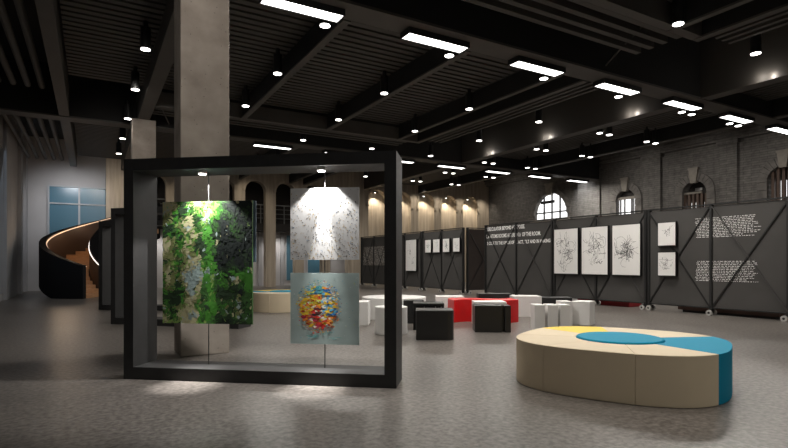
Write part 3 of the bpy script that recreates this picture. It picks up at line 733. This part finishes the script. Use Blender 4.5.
# red wavy bench
b = MB(); n = 28; front = []; back = []
for k in range(n + 1):
    t = k / n; x = -.72 + 1.44 * t; wv = .20 * math.sin(t * 2 * PI * .9 + .2); front.append((x, wv - .24)); back.append((x, wv + .24))
b.prism(front + back[::-1], 0, .5, M['red'])
stool('wavy_bench', (7.58, 9.18, 0), math.radians(-19), 'bright red wavy bench in the middle of the stools', b, cat='bench', smooth=True)
stool('cube_stool', off(7.45, 10.22, 0, .25), R30, 'white square stool behind the left end of the red bench', bx(-.34, .34, -.25, .25, 0, .5, M['wstool']))
stool('block_stool', off(9.07, 9.36, .04, .25), R30, 'white block seat at the right end of the red bench', bx(-.34, .34, -.25, .25, 0, .5, M['wstool']))
for i, (x, y, lab) in enumerate(((7.41, 7.275, 'slim white block stool, leftmost of the front three behind the round bench'), (7.625, 7.15, 'slim white block stool, middle of the front three behind the round bench'), (7.825, 7.03, 'slim white block stool, rightmost of the front three behind the round bench'))):
    stool('slim_stool', off(x, y, 0, .18), R30, lab, bx(-.097, .097, -.18, .18, 0, .5, M['wstool']), group='slim white stools', bevel=.006)
stool('slim_stool', off(8.57, 7.64, 0, .2), R30, 'slim white block stool behind the front three, left of the double-faced one', bx(-.13, .10, -.2, .2, 0, .5, M['wstool']), group='slim white stools', bevel=.006)
stool('cube_stool', (9.02, 7.62, 0), math.radians(-65), 'white square stool turned corner-on, rightmost of the white stools', bx(-.19, .19, -.2, .2, 0, .5, M['wstool']))
stool('low_block', off(8.9, 10.28, 0, .2), R30, 'low black block seat behind the red bench', bx(-.42, .42, -.2, .2, 0, .52, M['bstool']), cat='stool')
stool('low_block', off(9.85, 9.12, 0, .2), R30, 'low black block seat behind the slim white stools', bx(-.38, .38, -.2, .2, 0, .46, M['bstool']), cat='stool')

# ------------------------------------------------------------------ curved staircase
SCX, SCY, RO, RI = .90, 24.42, 2.6, .9
A0 = math.radians(-117)
RISE = .15; rate = RISE / math.radians(10.5)
root = empty('spiral_staircase', (SCX, SCY, 0), 0, 'curved black staircase with timber treads and glowing handrails by the back wall', 'staircase')
def pol(r_, a): return (r_ * math.cos(a), r_ * math.sin(a))
NS = 19; step = math.radians(10.5)
for i in range(NS):
    a1 = A0 - i * step; a0 = a1 - step * 1.12; z1 = RISE * (i + 1); z0 = max(0, z1 - .21)
    n = 4; out = [pol(RO - .2, a0 + (a1 - a0) * k / n) for k in range(n + 1)]; inn = [pol(RI + .08, a1 + (a0 - a1) * k / n) for k in range(n + 1)]
    b = MB(); b.prism(out + inn, z0, z1, M['tread']); b.build('tread', root)
def helix_wall(r0, r1, z_lo, z_hi, m0, m1, span, name, n=90):
    b = MB(); secs = []
    for k in range(n + 1):
        a = A0 + .02 - span * k / n; z = rate * max(0, (A0 - a))
        secs.append([(*pol(r0, a), max(0, z + z_lo)), (*pol(r1, a), max(0, z + z_lo)), (*pol(r1, a), z + z_hi), (*pol(r0, a), z + z_hi)])
    for p, q in zip(secs, secs[1:]):
        for e, m in ((0, m1), (1, m1), (2, m1), (3, m0)):
            f = (e + 1) % 4; b.add([p[e], p[f], q[f], q[e]], [(0, 1, 2, 3)], m)
    b.add(secs[0], [(0, 1, 2, 3)], m1); b.add(secs[-1], [(3, 2, 1, 0)], m1)
    return b.build(name, root, smooth=True)
SPAN = NS * step
helix_wall(RO - .20, RO + .03, -.40, 1.22, M['stairi'], M['stairb'], SPAN, 'outer_balustrade')
helix_wall(RI + .05, RI - .03, -.5, 1.12, M['stairi'], M['stairb'], SPAN, 'inner_balustrade')
helix_wall(RO - .235, RO - .202, 1.15, 1.18, M['led'], M['led'], SPAN, 'handrail_light')
helix_wall(RI + .075, RI + .052, 1.02, 1.05, M['ledw'], M['ledw'], SPAN, 'handrail_light')
b = MB(); secs = []
for k in range(61):
    a = A0 - SPAN * k / 60; z = max(.0, rate * (A0 - a) - .22); secs.append((*pol(RO - .08, a), z)); secs.append((*pol(RI + .06, a), z))
b.add(secs, [(2 * k, 2 * k + 1, 2 * k + 3, 2 * k + 2) for k in range(60)], M['stairb']); b.build('soffit', root)
for k in range(5):
    a = A0 - math.radians(18 + 26 * k); p = pol(2.0, a)
    light('stair_lamp', 'POINT', (SCX + p[0], SCY + p[1], rate * (A0 - a) + 1.2), 3.2, size=.15, col=(1, .72, .48))

# ------------------------------------------------------------------ soft daylight from the left windows, unseen wall fill spots, faint world
light('daylight_left', 'AREA', (XL + .25, 21.3, 3.0), 6, size=4.0, sy=4.5, col=(.68, .82, 1), tgt=(XL + 5, 22.8, 2.5))
light('backwall_wash', 'SPOT', (-.8, 26.6, 5.5), 130, size=.3, spot=110, blend=1, tgt=(-.6, YW, 3.2), col=(.95, .96, 1))
for x in (2.0, 4.5, 7.0, 9.5, 12): light('arcade_wash', 'SPOT', (x, YA - 1.6, 5.9), 30, size=.1, spot=110, blend=1, tgt=(x, YA, 3.2), col=(1, .88, .7))
for x in (3.0, 6.0, 9.2, 12): light('under_balcony_fill', 'SPOT', (x, YW - .8, 3.0), 50, size=.1, spot=130, blend=1, tgt=(x, YW - .3, 0), col=(1, .95, .9))  # unseen fill that brightens the white wall below the balcony
for y in (7, 10, 13, 16, 25): light('stone_fill', 'SPOT', (20.9, y, 6.2), 40, size=.1, spot=120, blend=1, tgt=(XR, y, 4.2), col=(1, .95, .9))  # unseen spots added to brighten the stone wall
light('stone_fill', 'SPOT', (22.2, 20.0, 6.2), 90, size=.1, spot=70, blend=1, tgt=(XR, 19.6, 4.6), col=(.95, .97, 1))

wd = bpy.data.worlds.new('world'); SC.world = wd; wd.use_nodes = True
wd.node_tree.nodes['Background'].inputs[0].default_value = (.5, .55, .6, 1); wd.node_tree.nodes['Background'].inputs[1].default_value = .02

# ------------------------------------------------------------------ camera
cam = bpy.data.cameras.new('camera'); cam.lens = 24; cam.sensor_width = 36; cam.shift_y = 39 / 788; cam.clip_end = 200
co = bpy.data.objects.new('camera', cam); COL.objects.link(co); co.location = (0, 0, 1.3); co.rotation_euler = (PI / 2, 0, -PI / 6)
SC.camera = co
vs = SC.view_settings
vs.view_transform = 'Standard'; vs.look = 'None'; vs.exposure = 1.15; vs.gamma = 1.0; vs.use_curve_mapping = False
